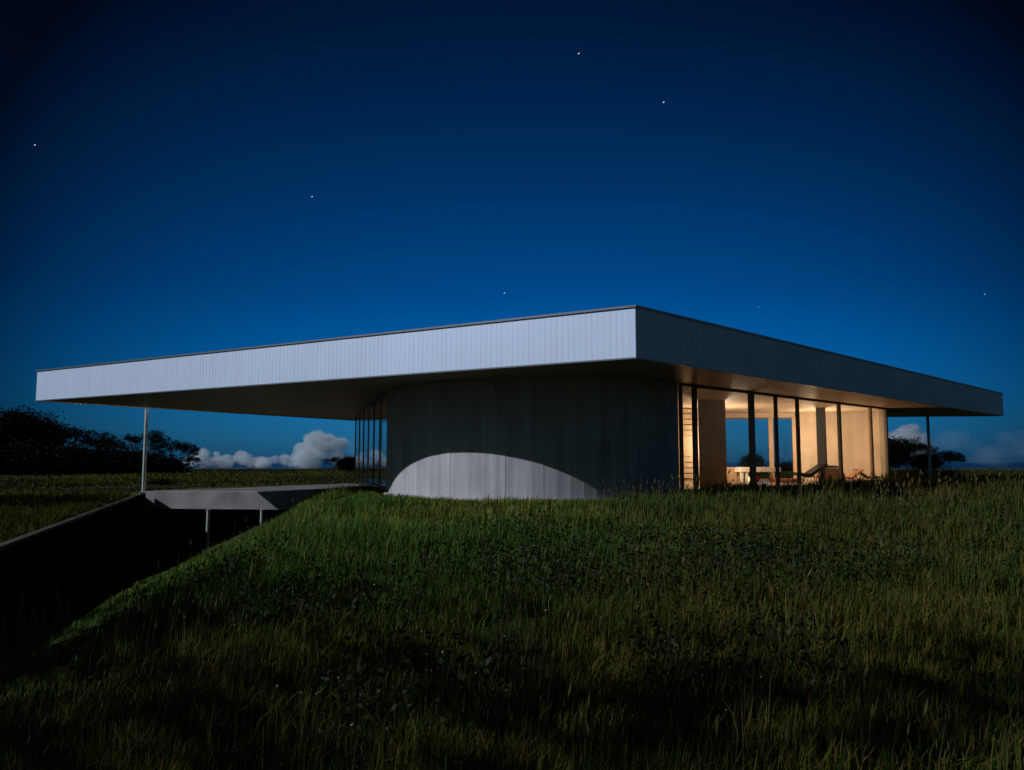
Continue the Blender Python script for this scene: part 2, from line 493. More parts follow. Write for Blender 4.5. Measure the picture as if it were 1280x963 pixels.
# formwork boards: every .3 m a shallow step in the face
def boarded(pts, step=.30, depth=.009):
    # resample by length
    P = [Vector(p) for p in pts]; seg = [(b-a).length for a, b in zip(P, P[1:])]; L = sum(seg)
    def at(s):
        for a, b, q in zip(P, P[1:], seg):
            if s <= q: return a+(b-a)*(s/q), (b-a).normalized()
            s -= q
        return P[-1], (P[-1]-P[-2]).normalized()
    out = []; k = 0; s = 0
    while s < L-1e-4:
        e = min(s+step*rnd.choice((1, 1, 1, 2)), L)
        off = rnd.uniform(0, depth)
        for q in (s+.001, (s+e)/2, e-.004):
            p, t_ = at(q); out.append((p.x-t_.y*off, p.y+t_.x*off))
        if rnd.random() < .45:
            p, t_ = at(e-.002); out.append((p.x-t_.y*.02, p.y+t_.x*.02))
        s = e
    return out
w1 = boarded(smooth_line(W1))
cw = curved_wall('curved_wall', w1, .30, -.4, CEIL-.002, M['concrete'], house)
tag(cw, 'curved dark concrete wall with moonlit arch at its foot')
w2 = smooth_line(W2)
cw2 = curved_wall('curved_wall', w2, .25, FLOOR-.3, CEIL-.002, M['concrete_in'], house)
tag(cw2, 'curved concrete wall, pale and lamplit, at the far right corner')

# plinth below the curved wall
bm = bmesh.new()
pl = smooth_line(W1); po = offset_line(pl, -.10)
prism(bm, ccw(po[::1]+pl[::-1]), -.45, .27)
obj('plinth', bm, M['slab'], house)

# main floor slab
core = [(-3.2, 22.0), (-2.9, 20.9), (-1.3, 19.3), (.7, 18.4), (2.3, 18.5), (4.3, 19.6), (13.75, 29.2), (13.8, 30.4), (12.6, 31.2), (11.0, 31.55), (-5.6, 34.1), (-6.3, 33.05)]
bm = bmesh.new(); prism(bm, ccw(core), FLOOR-.36, FLOOR)
obj('floor_slab', bm, M['floor'], house)

# deck and its upstand beam
bm = bmesh.new(); prism(bm, ccw(DECK), -.14, 0.0)
prism(bm, ccw([(-6.3, 33.0), (-3.3, 22.0), (-3.0, 21.3), (-3.75, 22.0), (-4.6, 25.8), (-4.7, 27.55)]), -.14, -.002)
M['deck'] = concrete('deck_concrete', (.17, .165, .16), board=False, streak=.25)
deck = obj('deck', bm, M['deck'], house)
bm = bmesh.new()
a0, a1 = Vector((-13.25, 28.90)), Vector((-6.60, 28.50))
d = (a1-a0).normalized(); nn = Vector((-d.y, d.x))*.35
q = [(a0, .002), (a1, .002), (a1-d*.0, -.64), (a0+d*.22, -.60)]
fr = [bm.verts.new((p.x, p.y, z)) for p, z in q]; bk = [bm.verts.new((p.x+nn.x, p.y+nn.y, z)) for p, z in q]
bm.faces.new(fr[::-1]); bm.faces.new(bk)
for i in range(4):
    bm.faces.new((fr[i], fr[(i+1) % 4], bk[(i+1) % 4], bk[i]))
bmesh.ops.recalc_face_normals(bm, faces=bm.faces)
obj('deck_beam', bm, M['slab'], house)

# columns
def column(x, y, z0, z1, r, name='column'):
    bm = bmesh.new()
    tube(bm, [(x, y, z0), (x, y, z1)], [r, r], 20)
    c = obj(name, bm, M['steel'], house, False)
    for za, zb in ((z0+.001, z0+.018), (z1-.02, z1-.004)):
        bm = bmesh.new(); tube(bm, [(x, y, za), (x, y, zb)], [r*1.35, r*1.35], 20)
        obj('column_plate', bm, M['steel'], c)
    return c
column(-13.28, 29.06, 0.0, CEIL, .065)
column(17.75, 34.15, -.6, CEIL, .06)
column(-10.75, 28.62, TRENCH_Z, -.63, .06)
column(-8.85, 28.62, TRENCH_Z, -.63, .06)

# glazing: each line a glass_wall > frame pieces, panes
def glazing(a, b, nodes, label=None, z0=FLOOR, z1=CEIL, deep=.09, head=.06):
    """nodes: list of (t, half_width, material) mullions along a-b"""
    a = Vector(a); b = Vector(b); d = b-a; L = d.length; ang = math.atan2(d.y, d.x)
    g = empty('glass_wall'); g.parent = house
    if label: g['label'] = label
    bm = bmesh.new()
    c = (a+b)/2
    bx(bm, (c.x, c.y, z1-head/2-.003), (L, deep*.8, head), ang)
    bx(bm, (c.x, c.y, z0+.03), (L, deep*.8, .055), ang)
    obj('frame_rail', bm, M['frame'], g)
    for t, wd, mt in nodes:
        p = a+d*t; bm = bmesh.new()
        bx(bm, (p.x, p.y, (z0+z1)/2), (wd, deep, z1-z0-.008), ang)
        obj('mullion', bm, mt, g)
    ts = [q[0] for q in nodes]
    for t0, t1 in zip(ts, ts[1:]):
        if (t1-t0)*L < .25: continue
        p0 = a+d*t0; p1 = a+d*t1; nrm = Vector((-d.y, d.x)).normalized()*.004
        bm = bmesh.new()
        vs = [bm.verts.new((p.x, p.y, z)) for p, z in ((p0, z0+.05), (p1, z0+.05), (p1, z1-head), (p0, z1-head))]
        bm.faces.new(vs)
        obj('pane', bm, M['glass'], g)
    return g
FM, TM = M['frame'], M['timber']
def t_of_px(px, a, b):
    s = (px-640)/1000.0*1.0
    # ray x = s*y*k ; k corrects for the slight upward tilt
    k = 1.0
    ax, ay = a; bx_, by = b
    return (s*ay*k-ax)/((bx_-ax)-s*k*(by-ay))
M['mull_grey'] = simple('grey_mullion', (.22, .21, .15), .5)
nr = [(0.0, .05, FM)]
for px, wd, mt in ((868.5, .12, FM), (939.5, .21, M['mull_grey']), (970, .08, FM), (997, .09, FM), (1049, .14, FM), (1088, .15, TM)):
    nr.append((t_of_px(px, *GR), wd, mt))
nr.append((1.0, .14, FM))
glazing(*GR, nr, 'glass wall glowing with warm lamplight on the right side')
nl = [(i/6, .06, FM if i % 2 == 0 else M['mull_grey']) for i in range(7)]
glazing(*GL, nl, 'narrow glass wall beside the deck showing the sky', deep=.05)
nb = [(0, .14, FM), (.12, .08, FM), (.24, .08, FM), (.36, .08, FM), (.48, .08, FM), (.6, .08, FM), (.72, .08, TM), (t_of_px(963, *GB), .17, TM), (t_of_px(992, *GB), .14, TM)]
glazing(*GB, nb, 'rear glass wall opening on the night sky and trees', z1=2.78, head=.05)
# solid wall band over the rear glass, pale ceiling band
bm = bmesh.new(); bar(bm, GB[0], GB[1], 0, .2, 2.785, CEIL-.004)
obj('rear_lintel', bm, M['concrete_in'], house)
# ceiling inside, pale plaster just under the roof
cei = inset_poly(ccw(core), .22)
bm = bmesh.new(); prism(bm, cei, CEIL-.035, CEIL-.006)
M['ceil'] = simple('ceiling_plaster', (.52, .41, .29), .6, noise=.04)
obj('ceiling', bm, M['ceil'], house)

# interior partitions
bm = bmesh.new(); bar(bm, (5.72, 24.35), (6.55, 24.72), 0, .16, FLOOR+.001, CEIL-.04)
tag(obj('partition', bm, M['partition'], house), 'plain brown partition panel inside the glass')
bm = bmesh.new()
bar(bm, (3.9, 28.3), (6.75, 28.3), 0, .10, FLOOR+.001, CEIL-.04)
for k in range(13):
    bar(bm, (3.9, 28.23), (6.75, 28.23), 0, .05, FLOOR+.15+k*.19, FLOOR+.15+k*.19+.15)
M['slat'] = simple('pale_boards', (.36, .275, .18), .6, noise=.08)
tag(obj('boarded_wall', bm, M['slat'], house), 'pale boarded wall with horizontal joints beside the curved wall')
bm = bmesh.new(); bx(bm, (10.95, 28.35, (FLOOR+CEIL)/2-.02), (.26, .26, CEIL-FLOOR-.04), .9)
tag(obj('pillar', bm, simple('dark_pillar', (.045, .042, .03), .6), house), 'dark square pillar standing inside the glass')
# low counter wall at left of rear window
bm = bmesh.new(); bar(bm, (7.55, 29.1), (8.30, 29.15), 0, .4, FLOOR+.001, FLOOR+.52)
tag(obj('low_wall', bm, M['tan'], house), 'low tan wall under the rear window')
# formwork joint in the far wall
# ------------------------------------------------------------------ retaining walls
def ret_wall(name, line, th, mat, label, capm):
    """line: list of (x,y,ztop)"""
    o = empty(name, (line[0][0], line[0][1], TRENCH_Z))
    tag(o, label, 'wall')
    P = [(p[0], p[1]) for p in line]; Q = offset_line(P, th)
    inv = Vector(o.location)
    for nm, z0f, ex, mt in (('wall_face', None, 0, mat), ('coping', 1, .02, capm)):
        bm = bmesh.new(); rings = []
        A = offset_line(P, -ex); B = offset_line(P, th+ex)
        for i, p in enumerate(line):
            zt = p[2]-.06 if nm == 'wall_face' else p[2]
            zb = TRENCH_Z-.3 if nm == 'wall_face' else p[2]-.059
            rings.append([bm.verts.new(Vector((A[i][0], A[i][1], zb))-inv), bm.verts.new(Vector((A[i][0], A[i][1], zt))-inv),
                          bm.verts.new(Vector((B[i][0], B[i][1], zt))-inv), bm.verts.new(Vector((B[i][0], B[i][1], zb))-inv)])
        for r0, r1 in zip(rings, rings[1:]):
            for k in range(4):
                bm.faces.new((r0[k], r1[k], r1[(k+1) % 4], r0[(k+1) % 4]))
        bm.faces.new(rings[0][::-1]); bm.faces.new(rings[-1])
        bmesh.ops.recalc_face_normals(bm, faces=bm.faces)
        obj(nm, bm, mt, o)
    return o
lw = [(wall_x(y), y, zt) for y, zt in ((28.8, -.03), (24, -.115), (19, -.205), (12.2, -.325), (10, -.6), (8, -1.05), (4, -1.4))]
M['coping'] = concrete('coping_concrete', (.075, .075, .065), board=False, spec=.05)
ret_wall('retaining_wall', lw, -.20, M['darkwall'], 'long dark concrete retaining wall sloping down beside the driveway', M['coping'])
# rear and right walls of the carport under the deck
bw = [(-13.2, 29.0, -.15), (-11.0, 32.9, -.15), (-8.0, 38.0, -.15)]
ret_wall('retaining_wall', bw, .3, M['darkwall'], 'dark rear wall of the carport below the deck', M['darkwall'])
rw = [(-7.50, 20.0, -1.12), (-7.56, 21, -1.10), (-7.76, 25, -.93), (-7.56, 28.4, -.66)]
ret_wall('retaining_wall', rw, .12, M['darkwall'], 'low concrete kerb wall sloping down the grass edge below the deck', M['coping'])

# ------------------------------------------------------------------ furniture behind the right glass
def soft_box(bm, c, s, rz=0, r=.04):
    b2 = bmesh.new(); bx(b2, (0, 0, 0), s)
    bmesh.ops.bevel(b2, geom=b2.edges[:], offset=min(r, min(s)*.45), segments=3, affect='EDGES')
    me = bpy.data.meshes.new('t'); b2.to_mesh(me); b2.free()
    n0 = len(bm.verts); bm.from_mesh(me); bpy.data.meshes.remove(me)
    bm.verts.ensure_lookup_table()
    ca, sa = math.cos(rz), math.sin(rz)
    for v in bm.verts[n0:]:
        x, y, z = v.co; v.co = (c[0]+x*ca-y*sa, c[1]+x*sa+y*ca, c[2]+z)
rzg = math.radians(8)
tb = empty('low_table', (8.78, 28.9, FLOOR), rzg)
tag(tb, 'long low white table behind the glass in front of the rear window', 'table')
bm = bmesh.new(); soft_box(bm, (0, 0, .44), (1.5, .7, .17), 0, .01); obj('table_top', bm, M['white'], tb)
for sx in (-.68, -.5, .68):
    bm = bmesh.new(); bx(bm, (sx, -.27, .178), (.09, .09, .354)); obj('leg', bm, M['white'], tb)
bm = bmesh.new(); bx(bm, (.68, .27, .178), (.09, .09, .354)); obj('leg', bm, M['white'], tb)

def cushion(x, y, s, mat, label, rz=0, z=FLOOR):
    bm = bmesh.new(); soft_box(bm, (0, 0, s[2]/2), s, 0, .07)
    o = obj('cushion', bm, mat); o.location = (x, y, z); o.rotation_euler = (0, 0, rz)
    tag(o, label, 'cushion'); return o
cushion(8.72, 29.25, (.52, .4, .22), M['red'], 'red floor cushion under the middle of the white table')
cushion(9.75, 28.9, (.95, .7, .12), M['orange'], 'flat orange floor cushion right of the white table')
cushion(11.45, 28.15, (.12, .4, .36), M['red'], 'upright red cushion on the right side of the tan armchair', .8)
# candle lantern glowing under the table
em, n, l, p = newmat('lantern_glow')
p.inputs['Base Color'].default_value = (.9, .6, .3, 1)
p.inputs['Emission Color'].default_value = (1, .55, .25, 1); p.inputs['Emission Strength'].default_value = 4.0
lt = empty('lantern', (8.42, 28.75, FLOOR)); tag(lt, 'small glowing lantern standing under the white table', 'lantern')
bm = bmesh.new(); tube(bm, [(0, 0, .02), (0, 0, .06), (0, 0, .16), (0, 0, .19)], [.05, .07, .07, .04], 14); obj('lantern_glass', bm, em, lt)
bm = bmesh.new(); tube(bm, [(0, 0, 0), (0, 0, .02)], [.08, .08], 14); obj('lantern_base', bm, M['frame'], lt)
bm = bmesh.new(); tube(bm, [(0, 0, .19), (0, 0, .22)], [.06, .02], 14); obj('lantern_cap', bm, M['frame'], lt)

# armchair: tan back with dark rounded frame
ac = empty('armchair', (11.0, 27.78, FLOOR), math.radians(6))
tag(ac, 'low armchair with tan back and dark rounded frame by the pillar', 'armchair')
bm = bmesh.new(); soft_box(bm, (0, 0, .29), (.54, .10, .46), 0, .05); obj('backrest', bm, M['tan'], ac)
bm = bmesh.new()
tube(bm, [(-.31, 0, 0), (-.31, 0, .48), (-.25, 0, .56), (.25, 0, .56), (.31, 0, .48), (.31, 0, 0)], [.035]*6, 10)
obj('back_frame', bm, M['black'], ac)
bm = bmesh.new(); soft_box(bm, (0, .33, .22), (.58, .56, .14), 0, .04); obj('seat', bm, M['tan'], ac)
for sx in (-.25, .25):
    bm = bmesh.new(); tube(bm, [(sx, .56, 0), (sx, .54, .16)], [.018, .024], 8); obj('leg', bm, M['black'], ac)

# reclining lounge chair, dark, seen side-on
lc = empty('lounge_chair', (10.25, 27.75, FLOOR), math.radians(3))
tag(lc, 'black reclining lounge chair leaning towards the dark pillar', 'chair')
bm = bmesh.new()
def slabq(bm, a, b, th, w_):
    a = Vector(a); b = Vector(b); d = (b-a).normalized(); up = Vector((-d.z, 0, d.x))*th
    vs = []
    for yy in (-w_/2, w_/2):
        for q in (a, b, b+up, a+up): vs.append(bm.verts.new((q.x, yy, q.z)))
    for f in ((0, 1, 2, 3), (7, 6, 5, 4), (0, 4, 5, 1), (1, 5, 6, 2), (2, 6, 7, 3), (3, 7, 4, 0)): bm.faces.new([vs[i] for i in f])
slabq(bm, (-.10, 0, .18), (.55, 0, .60), .10, .6); obj('backrest', bm, M['black'], lc)
bm = bmesh.new(); slabq(bm, (-.45, 0, .26), (.02, 0, .20), .10, .6); obj('seat', bm, M['black'], lc)
for sx in (-.35, .3):
    for sy in (-.24, .24):
        bm = bmesh.new(); tube(bm, [(sx, sy, 0), (sx*.9, sy, .24)], [.015, .02], 8); obj('leg', bm, M['black'], lc)

def deckchair(x, y, rz, mat, label):
    o = empty('deck_chair', (x, y, FLOOR), rz); tag(o, label, 'chair')
    bm = bmesh.new(); slabq(bm, (-.05, 0, .12), (.38, 0, .42), .04, .5); obj('backrest', bm, mat, o)
    bm = bmesh.new(); slabq(bm, (-.45, 0, .16), (-.03, 0, .13), .04, .5); obj('seat', bm, mat, o)
    for sy in (-.2, .2):
        bm = bmesh.new(); tube(bm, [(-.4, sy, 0), (-.38, sy, .17)], [.015]*2, 8); obj('leg', bm, M['black'], o)
        bm = bmesh.new(); tube(bm, [(.25, sy, 0), (.1, sy, .22)], [.015]*2, 8); obj('leg', bm, M['black'], o)
    return o
deckchair(11.95, 28.45, 0.1, M['orange'], 'low orange reclining chair against the lamplit far wall')
deckchair(12.65, 28.75, 3.0, M['black'], 'low dark reclining chair beside the end of the glass')
# the lamp that lights the room: a floor lamp behind the partition
lp = empty('floor_lamp', (7.10, 27.6, FLOOR)); tag(lp, 'tall floor lamp with warm glass shade behind the brown partition', 'lamp')
bm = bmesh.new(); tube(bm, [(0, 0, 0), (0, 0, .02)], [.16, .15], 20); obj('lamp_base', bm, M['frame'], lp)
bm = bmesh.new(); tube(bm, [(0, 0, .02), (0, 0, .9)], [.012, .012], 10); obj('lamp_stem', bm, M['frame'], lp)
sh, n, l, p = newmat('lamp_shade_glow')
p.inputs['Base Color'].default_value = (.9, .7, .5, 1)
p.inputs['Emission Color'].default_value = (1, .60, .30, 1); p.inputs['Emission Strength'].default_value = 6
bm = bmesh.new(); tube(bm, [(0, 0, .9), (0, 0, .93), (0, 0, 1.0), (0, 0, 1.02)], [.04, .10, .13, .12], 20); obj('lamp_shade', bm, sh, lp)
def lamp(x, y, z, e, size=.16, col=(1, .71, .47)):
    L = bpy.data.lights.new('lamp_light', 'POINT'); L.energy = e; L.color = col; L.shadow_soft_size = size
    o = bpy.data.objects.new('lamp_light', L); COL.objects.link(o); o.location = (x, y, z)
    return o
l1 = lamp(0, 0, 1.30, 270, .2); l1.parent = lp
l2p = empty('floor_lamp', (11.31, 29.45, FLOOR)); tag(l2p, 'slim floor lamp standing hidden behind the dark square pillar', 'lamp')
bm = bmesh.new(); tube(bm, [(0, 0, 0), (0, 0, .02)], [.12, .11], 20); obj('lamp_base', bm, M['frame'], l2p)
bm = bmesh.new(); tube(bm, [(0, 0, .02), (0, 0, 1.2)], [.01, .01], 10); obj('lamp_stem', bm, M['frame'], l2p)
bm = bmesh.new(); tube(bm, [(0, 0, 1.2), (0, 0, 1.23), (0, 0, 1.30), (0, 0, 1.31)], [.03, .06, .07, .06], 20); obj('lamp_shade', bm, sh, l2p)
l2 = lamp(0, 0, 1.50, 190, .15); l2.parent = l2p

SHR = ((7.75, 20.3, .60), (8.4, 20.7, .50), (9.0, 21.1, .58), (9.7, 21.7, .50), (10.4, 22.2, .55), (11.1, 23.0, .50), (7.1, 19.9, .40))
# ------------------------------------------------------------------ grass
def pip(px, py, poly):
    inside = np.zeros(px.shape, bool); n = len(poly); j = n-1
    for i in range(n):
        xi, yi = poly[i]; xj, yj = poly[j]
        c = ((yi > py) != (yj > py)) & (px < (xj-xi)*(py-yi)/(yj-yi+1e-12)+xi)
        inside ^= c; j = i
    return inside
house_fp = ccw([(-3.75, 22.0), (-3.4, 20.7), (-2.5, 19.4), (-.7, 18.0), (.6, 17.65), (1.6, 17.62), (2.6, 17.8), (4.3, 19.1), (13.9, 28.8), (14.3, 30.5), (13, 31.6), (11, 31.8), (-5.5, 34.5), (-8, 38.1), (-13.2, 29.0), (-6.6, 28.4), (-4.9, 27.8), (-4.0, 24.5)])
def allowed(x, y):
    ok = ~pip(x, y, house_fp)
    for sx_, sy_, _ in SHR: ok &= np.hypot(x-sx_, (y-sy_)*.8) > .8
    wx = wall_x(y)
    ok &= ~((x > wx-.24) & (x < lip_x(y)-.1+.25*(y > 19.5)) & (y < 29.3))
    return ok
def blades(name, x, y, h, wd, col0, col1, lean=.35, mat=None, label=None, z=None):
    n = len(x)
    z = ground_z(x, y)-.02 if z is None else z
    th = rng.uniform(0, 2*np.pi, n); fx, fy = np.cos(th), np.sin(th)
    la = rng.uniform(0, 2*np.pi, n); ln = np.abs(rng.normal(0, lean, n))*h
    lx, ly = np.cos(la)*ln, np.sin(la)*ln
    # wind lean
    lx = lx + .10*h
    P = np.zeros((n, 5, 3))
    P[:, 0] = np.stack([x-fx*wd/2, y-fy*wd/2, z], -1); P[:, 1] = np.stack([x+fx*wd/2, y+fy*wd/2, z], -1)
    mx_, my_ = x+lx*.35, y+ly*.35; mz = z+h*.6
    P[:, 2] = np.stack([mx_+fx*wd*.36, my_+fy*wd*.36, mz], -1); P[:, 3] = np.stack([mx_-fx*wd*.36, my_-fy*wd*.36, mz], -1)
    P[:, 4] = np.stack([x+lx, y+ly, z+h*(1-.25*np.clip(ln/h, 0, 1))], -1)
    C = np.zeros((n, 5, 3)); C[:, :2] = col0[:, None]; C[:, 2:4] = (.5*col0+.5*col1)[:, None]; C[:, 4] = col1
    b = np.arange(n)*5
    q = np.stack([b, b+1, b+2, b+3], -1); t3 = np.stack([b+3, b+2, b+4], -1)
    return P.reshape(-1, 3), q, t3, C.reshape(-1, 3)
def merge(parts):
    Vs, Q, T, Cs = [], [], [], []; off = 0
    for P, q, t3, C in parts:
        Vs.append(P); Q.append(q+off); T.append(t3+off); Cs.append(C); off += len(P)
    return np.concatenate(Vs), [(4, np.concatenate(Q)), (3, np.concatenate(T))], np.concatenate(Cs)

def scatter(n, r0, r1, a0, a1, p=1.0):
    """n points, uniform in azimuth, radius density ~ r^(p-1)"""
    r = (r0**p+(r1**p-r0**p)*rng.random(n))**(1/p) if p else r0*np.exp(rng.random(n)*math.log(r1/r0))
    a = np.radians(rng.uniform(a0, a1, n))
    return np.sin(a)*r, np.cos(a)*r
def col_mix(n, x, y, sc=1.0):
    g = np.array([.040, .072, .012]); yl = np.array([.090, .085, .016]); br = np.array([.095, .062, .018]); bl = np.array([.030, .072, .013])
    f = fbm(x*.35+5, y*.35+2, 3); f2 = fbm(x*.8+40, y*.8, 3)
    # lusher green on the upper left slope, drier to the right and near
    dry = np.clip(.30 + .55*sstep(0, 6, x) + .35*sstep(10, 4, y) + (f-.5)*1.6, 0, 1)
    r = rng.random(n)
    k = (r < dry*.75)[:, None]
    c = np.where(k, yl, np.where((rng.random(n) < .4)[:, None], bl, g))
    c = np.where((rng.random(n) < .16*dry)[:, None], br, c)
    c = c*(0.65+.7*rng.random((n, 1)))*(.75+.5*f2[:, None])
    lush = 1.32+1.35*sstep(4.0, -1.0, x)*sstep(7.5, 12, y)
    right_shade = (1-.62*sstep(6.5, 12, x)*sstep(8, 16, y))*(1-.35*sstep(1.5, 5, x)*sstep(8.5, 5.5, y))  # shade painted into the grass colour, far right and near right
    return c*(sc*lush*right_shade)[:, None]
parts = []
# dense hill sward
n = 520000
x, y = scatter(n, 2.0, 34, -52, 52, 1.0)
k = allowed(x, y); x, y = x[k], y[k]; n = len(x)
r = np.hypot(x, y)
hn = fbm(x*.55, y*.55, 3); clump = fbm(x*2.1+8, y*2.1, 2)
near_wall = sstep(15.5, 17.0, y)*(x > -4.5)*(x < 2.2)
h = (.15+.26*hn**1.5+.20*np.clip(clump-.5, 0, 1))*(.55+.7*rng.random(n))
h *= (1-.45*near_wall)*(.35+.65*sstep(.2, 2.2, x-lip_x(y)))
h *= 1+.40*sstep(2, 6, x)*sstep(10, 16, y)
h *= 1-.6*np.exp(-((x-8.6)/2.0)**2-((y-19.2)/2.2)**2)
# sparse holes, so clumps cast shade between them
hole = fbm(x*.9+70, y*.9+20, 3); keep = rng.random(n) > .75*sstep(.56, .66, hole)
x, y, r, h = x[keep], y[keep], r[keep], h[keep]; n = len(x)
wd = (.004+.0009*r)*rng.uniform(.7, 1.4, n)
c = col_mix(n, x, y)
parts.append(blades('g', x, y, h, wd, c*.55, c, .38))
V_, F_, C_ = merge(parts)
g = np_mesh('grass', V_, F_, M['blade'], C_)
tag(g, 'dense knee-high green grass covering the hill in front of the house', 'grass', kind='stuff')
# tall thin stalks with seed heads
n = 13000
x, y = scatter(n, 2.4, 24, -50, 50, 1.25)
f = fbm(x*.3+11, y*.3+3, 3)
k = allowed(x, y) & (rng.random(n) < sstep(.38, .62, f)*.8+.2*sstep(2, 6, x)+.1) & ~((y > 12) & (x < 1.7)) & ~((y > 16) & (rng.random(len(x)) < .6)) & (x > lip_x(y)+1.2)
x, y = x[k], y[k]; n = len(x); r = np.hypot(x, y)
h = rng.uniform(.38, .72, n); z = ground_z(x, y)
s1 = blades('s', x, y, h, (.003+.0006*r), np.tile([.055, .055, .02], (n, 1))*rng.uniform(.5, 1.2, (n, 1)), np.tile([.10, .088, .035], (n, 1))*rng.uniform(.5, 1.2, (n, 1)), .10)
# heads: narrow diamonds near tips
tips = s1[0].reshape(n, 5, 3)[:, 4]; mids = (s1[0].reshape(n, 5, 3)[:, 2]+s1[0].reshape(n, 5, 3)[:, 3])/2
dirv = tips-mids; p0 = tips-dirv*.30
th = rng.uniform(0, np.pi, n); sx = np.cos(th)*(.006+.0004*r); sy = np.sin(th)*(.006+.0004*r)
H = np.zeros((n, 5, 3)); mid = (tips+p0)/2
H[:, 0] = p0; H[:, 1] = mid+np.stack([sx, sy, np.zeros(n)], -1); H[:, 2] = tips+dirv*.1; H[:, 3] = mid-np.stack([sx, sy, np.zeros(n)], -1); H[:, 4] = tips+dirv*.12
hc = np.repeat(np.tile([.095, .085, .035], (n, 1))*rng.uniform(.5, 1.2, (n, 1)), 5, 0)
b = np.arange(n)*5
s2 = (H.reshape(-1, 3), np.stack([b, b+1, b+2, b+3], -1), np.stack([b+1, b+4, b+3], -1)[:0], hc)
V_, F_, C_ = merge([s1, s2])
g = np_mesh('grass_stalks', V_, F_, M['blade'], C_)
tag(g, 'tall dry grass stalks with seed heads standing over the hill grass', 'grass', kind='stuff')

# broad-leaved weeds in patches and small pale flowers
def leaves(x, y, z, s, cols, tilt=.9):
    n = len(x)
    d = rng.normal(size=(n, 3)); d[:, 2] = np.abs(d[:, 2])*tilt; d /= np.linalg.norm(d, axis=1)[:, None]
    u = np.cross(d, rng.normal(size=(n, 3))); u /= np.linalg.norm(u, axis=1)[:, None]
    v = np.cross(d, u)
    c = np.stack([x, y, z], -1); S = s[:, None]
    P = np.stack([c-u*S, c+v*S*.55+d*S*.1, c+u*S, c-v*S*.55+d*S*.1], 1)
    b = np.arange(n)*4
    return P.reshape(-1, 3), np.stack([b, b+1, b+2, b+3], -1), np.repeat(cols, 4, 0)
pc = []
for cx, cy, rad, k in ((1.2, 9.6, 1.9, 5200), (2.3, 8.6, 1.3, 3200), (3.3, 9.4, 1.2, 2400), (.1, 8.5, .9, 1500), (-1.6, 7.2, .7, 900), (1.4, 5.6, .7, 1100), (-.6, 4.9, .5, 700), (5.5, 9.0, 1.1, 1300), (-3.4, 9.2, .8, 900), (6.3, 12.5, 1.2, 1200)):
    a = rng.uniform(0, 2*np.pi, k); rr = rad*np.sqrt(rng.random(k))
    xx = cx+np.cos(a)*rr*1.2; yy = cy+np.sin(a)*rr
    kk = fbm(xx*2+3, yy*2+9, 2) > .42; pc.append((xx[kk], yy[kk]))
x = np.concatenate([p[0] for p in pc]); y = np.concatenate([p[1] for p in pc])
k = allowed(x, y); x, y = x[k], y[k]; n = len(x)
z = ground_z(x, y)+rng.uniform(.05, .46, n)*(.7+.6*fbm(x*1.2, y*1.2, 2))
lc_ = np.array([.013, .024, .005])*rng.uniform(.5, 1.6, (n, 1))
P_, Q_, C_ = leaves(x, y, z, rng.uniform(.012, .030, n), lc_)
g = np_mesh('weeds', P_, [(4, Q_)], M['leaf'], C_); tag(g, 'dark broad-leaved weeds growing in patches through the grass', 'weeds', kind='stuff')
fx_, fy_ = [], []
for cx, cy, rad, k in ((2.1, 13.3, .8, 26), (1.5, 8.9, 1.4, 30), (2.6, 8.7, 1.0, 22), (-.35, 4.9, .5, 26), (-.9, 4.4, .5, 14), (.2, 7.2, .7, 16), (-1.3, 6.6, .5, 10), (3.5, 10.5, 1.2, 16), (-2.4, 6.9, .4, 3), (1.6, 4.4, .5, 10), (-.3, 11.5, .7, 9), (0.6, 6.0, 1.2, 20)):
    a = rng.uniform(0, 2*np.pi, k); rr = rad*np.sqrt(rng.random(k)); fx_.append(cx+np.cos(a)*rr); fy_.append(cy+np.sin(a)*rr)
x = np.concatenate(fx_); y = np.concatenate(fy_); n = len(x)
z = ground_z(x, y)+rng.uniform(.28, .5, n)
Vf, Qf = [], []
for i in range(n):                       # five-petalled little flowers
    tl = Vector((rng.normal()*.35, rng.normal()*.35-.4, 1)).normalized(); u = tl.orthogonal().normalized(); v = tl.cross(u)
    c = Vector((x[i], y[i], z[i])); s = rng.uniform(.004, .009)
    for k in range(5):
        a = k*2*math.pi/5; a2 = a+.45; a0 = a-.45
        b = len(Vf)
        Vf += [tuple(c), tuple(c+(u*math.cos(a0)+v*math.sin(a0))*s*.7), tuple(c+(u*math.cos(a)+v*math.sin(a))*s+tl*s*.2), tuple(c+(u*math.cos(a2)+v*math.sin(a2))*s*.7)]
        Qf.append((b, b+1, b+2, b+3))
    b = len(Vf)                          # its stalk
    Vf += [tuple(c), tuple(c+u*.002), (x[i]+.002, y[i], z[i]-.4), (x[i], y[i], z[i]-.4)]; Qf.append((b, b+1, b+2, b+3))
Vf = np.array(Vf); Cf = np.tile([.5, .5, .34], (len(Vf), 1))
g = np_mesh('wildflowers', Vf, [(4, np.array(Qf))], M['leaf'], Cf); tag(g, 'tiny pale wildflowers dotted among the weeds and grass', 'flowers', kind='stuff')

# far pasture tufts
n = 90000
x, y = scatter(n, 24, 112, -46, 46, .9)
k = allowed(x, y) & ~((x > -14.0) & (x < 14) & (y < 33)); x, y = x[k], y[k]; n = len(x); r = np.hypot(x, y)
f = fbm(x*.12+50, y*.12, 4)
h = (.10+.35*np.clip(f-.35, 0, 1))*(.6+.7*rng.random(n)); wd = (.004+.0011*r)*rng.uniform(.7, 1.5, n)
c = np.where((rng.random(n) < .4)[:, None], np.array([.036, .046, .004]), np.array([.060, .056, .007]))*(.8+.4*rng.random((n, 1)))*(.45+1.2*sstep(.3, .7, f)[:, None])
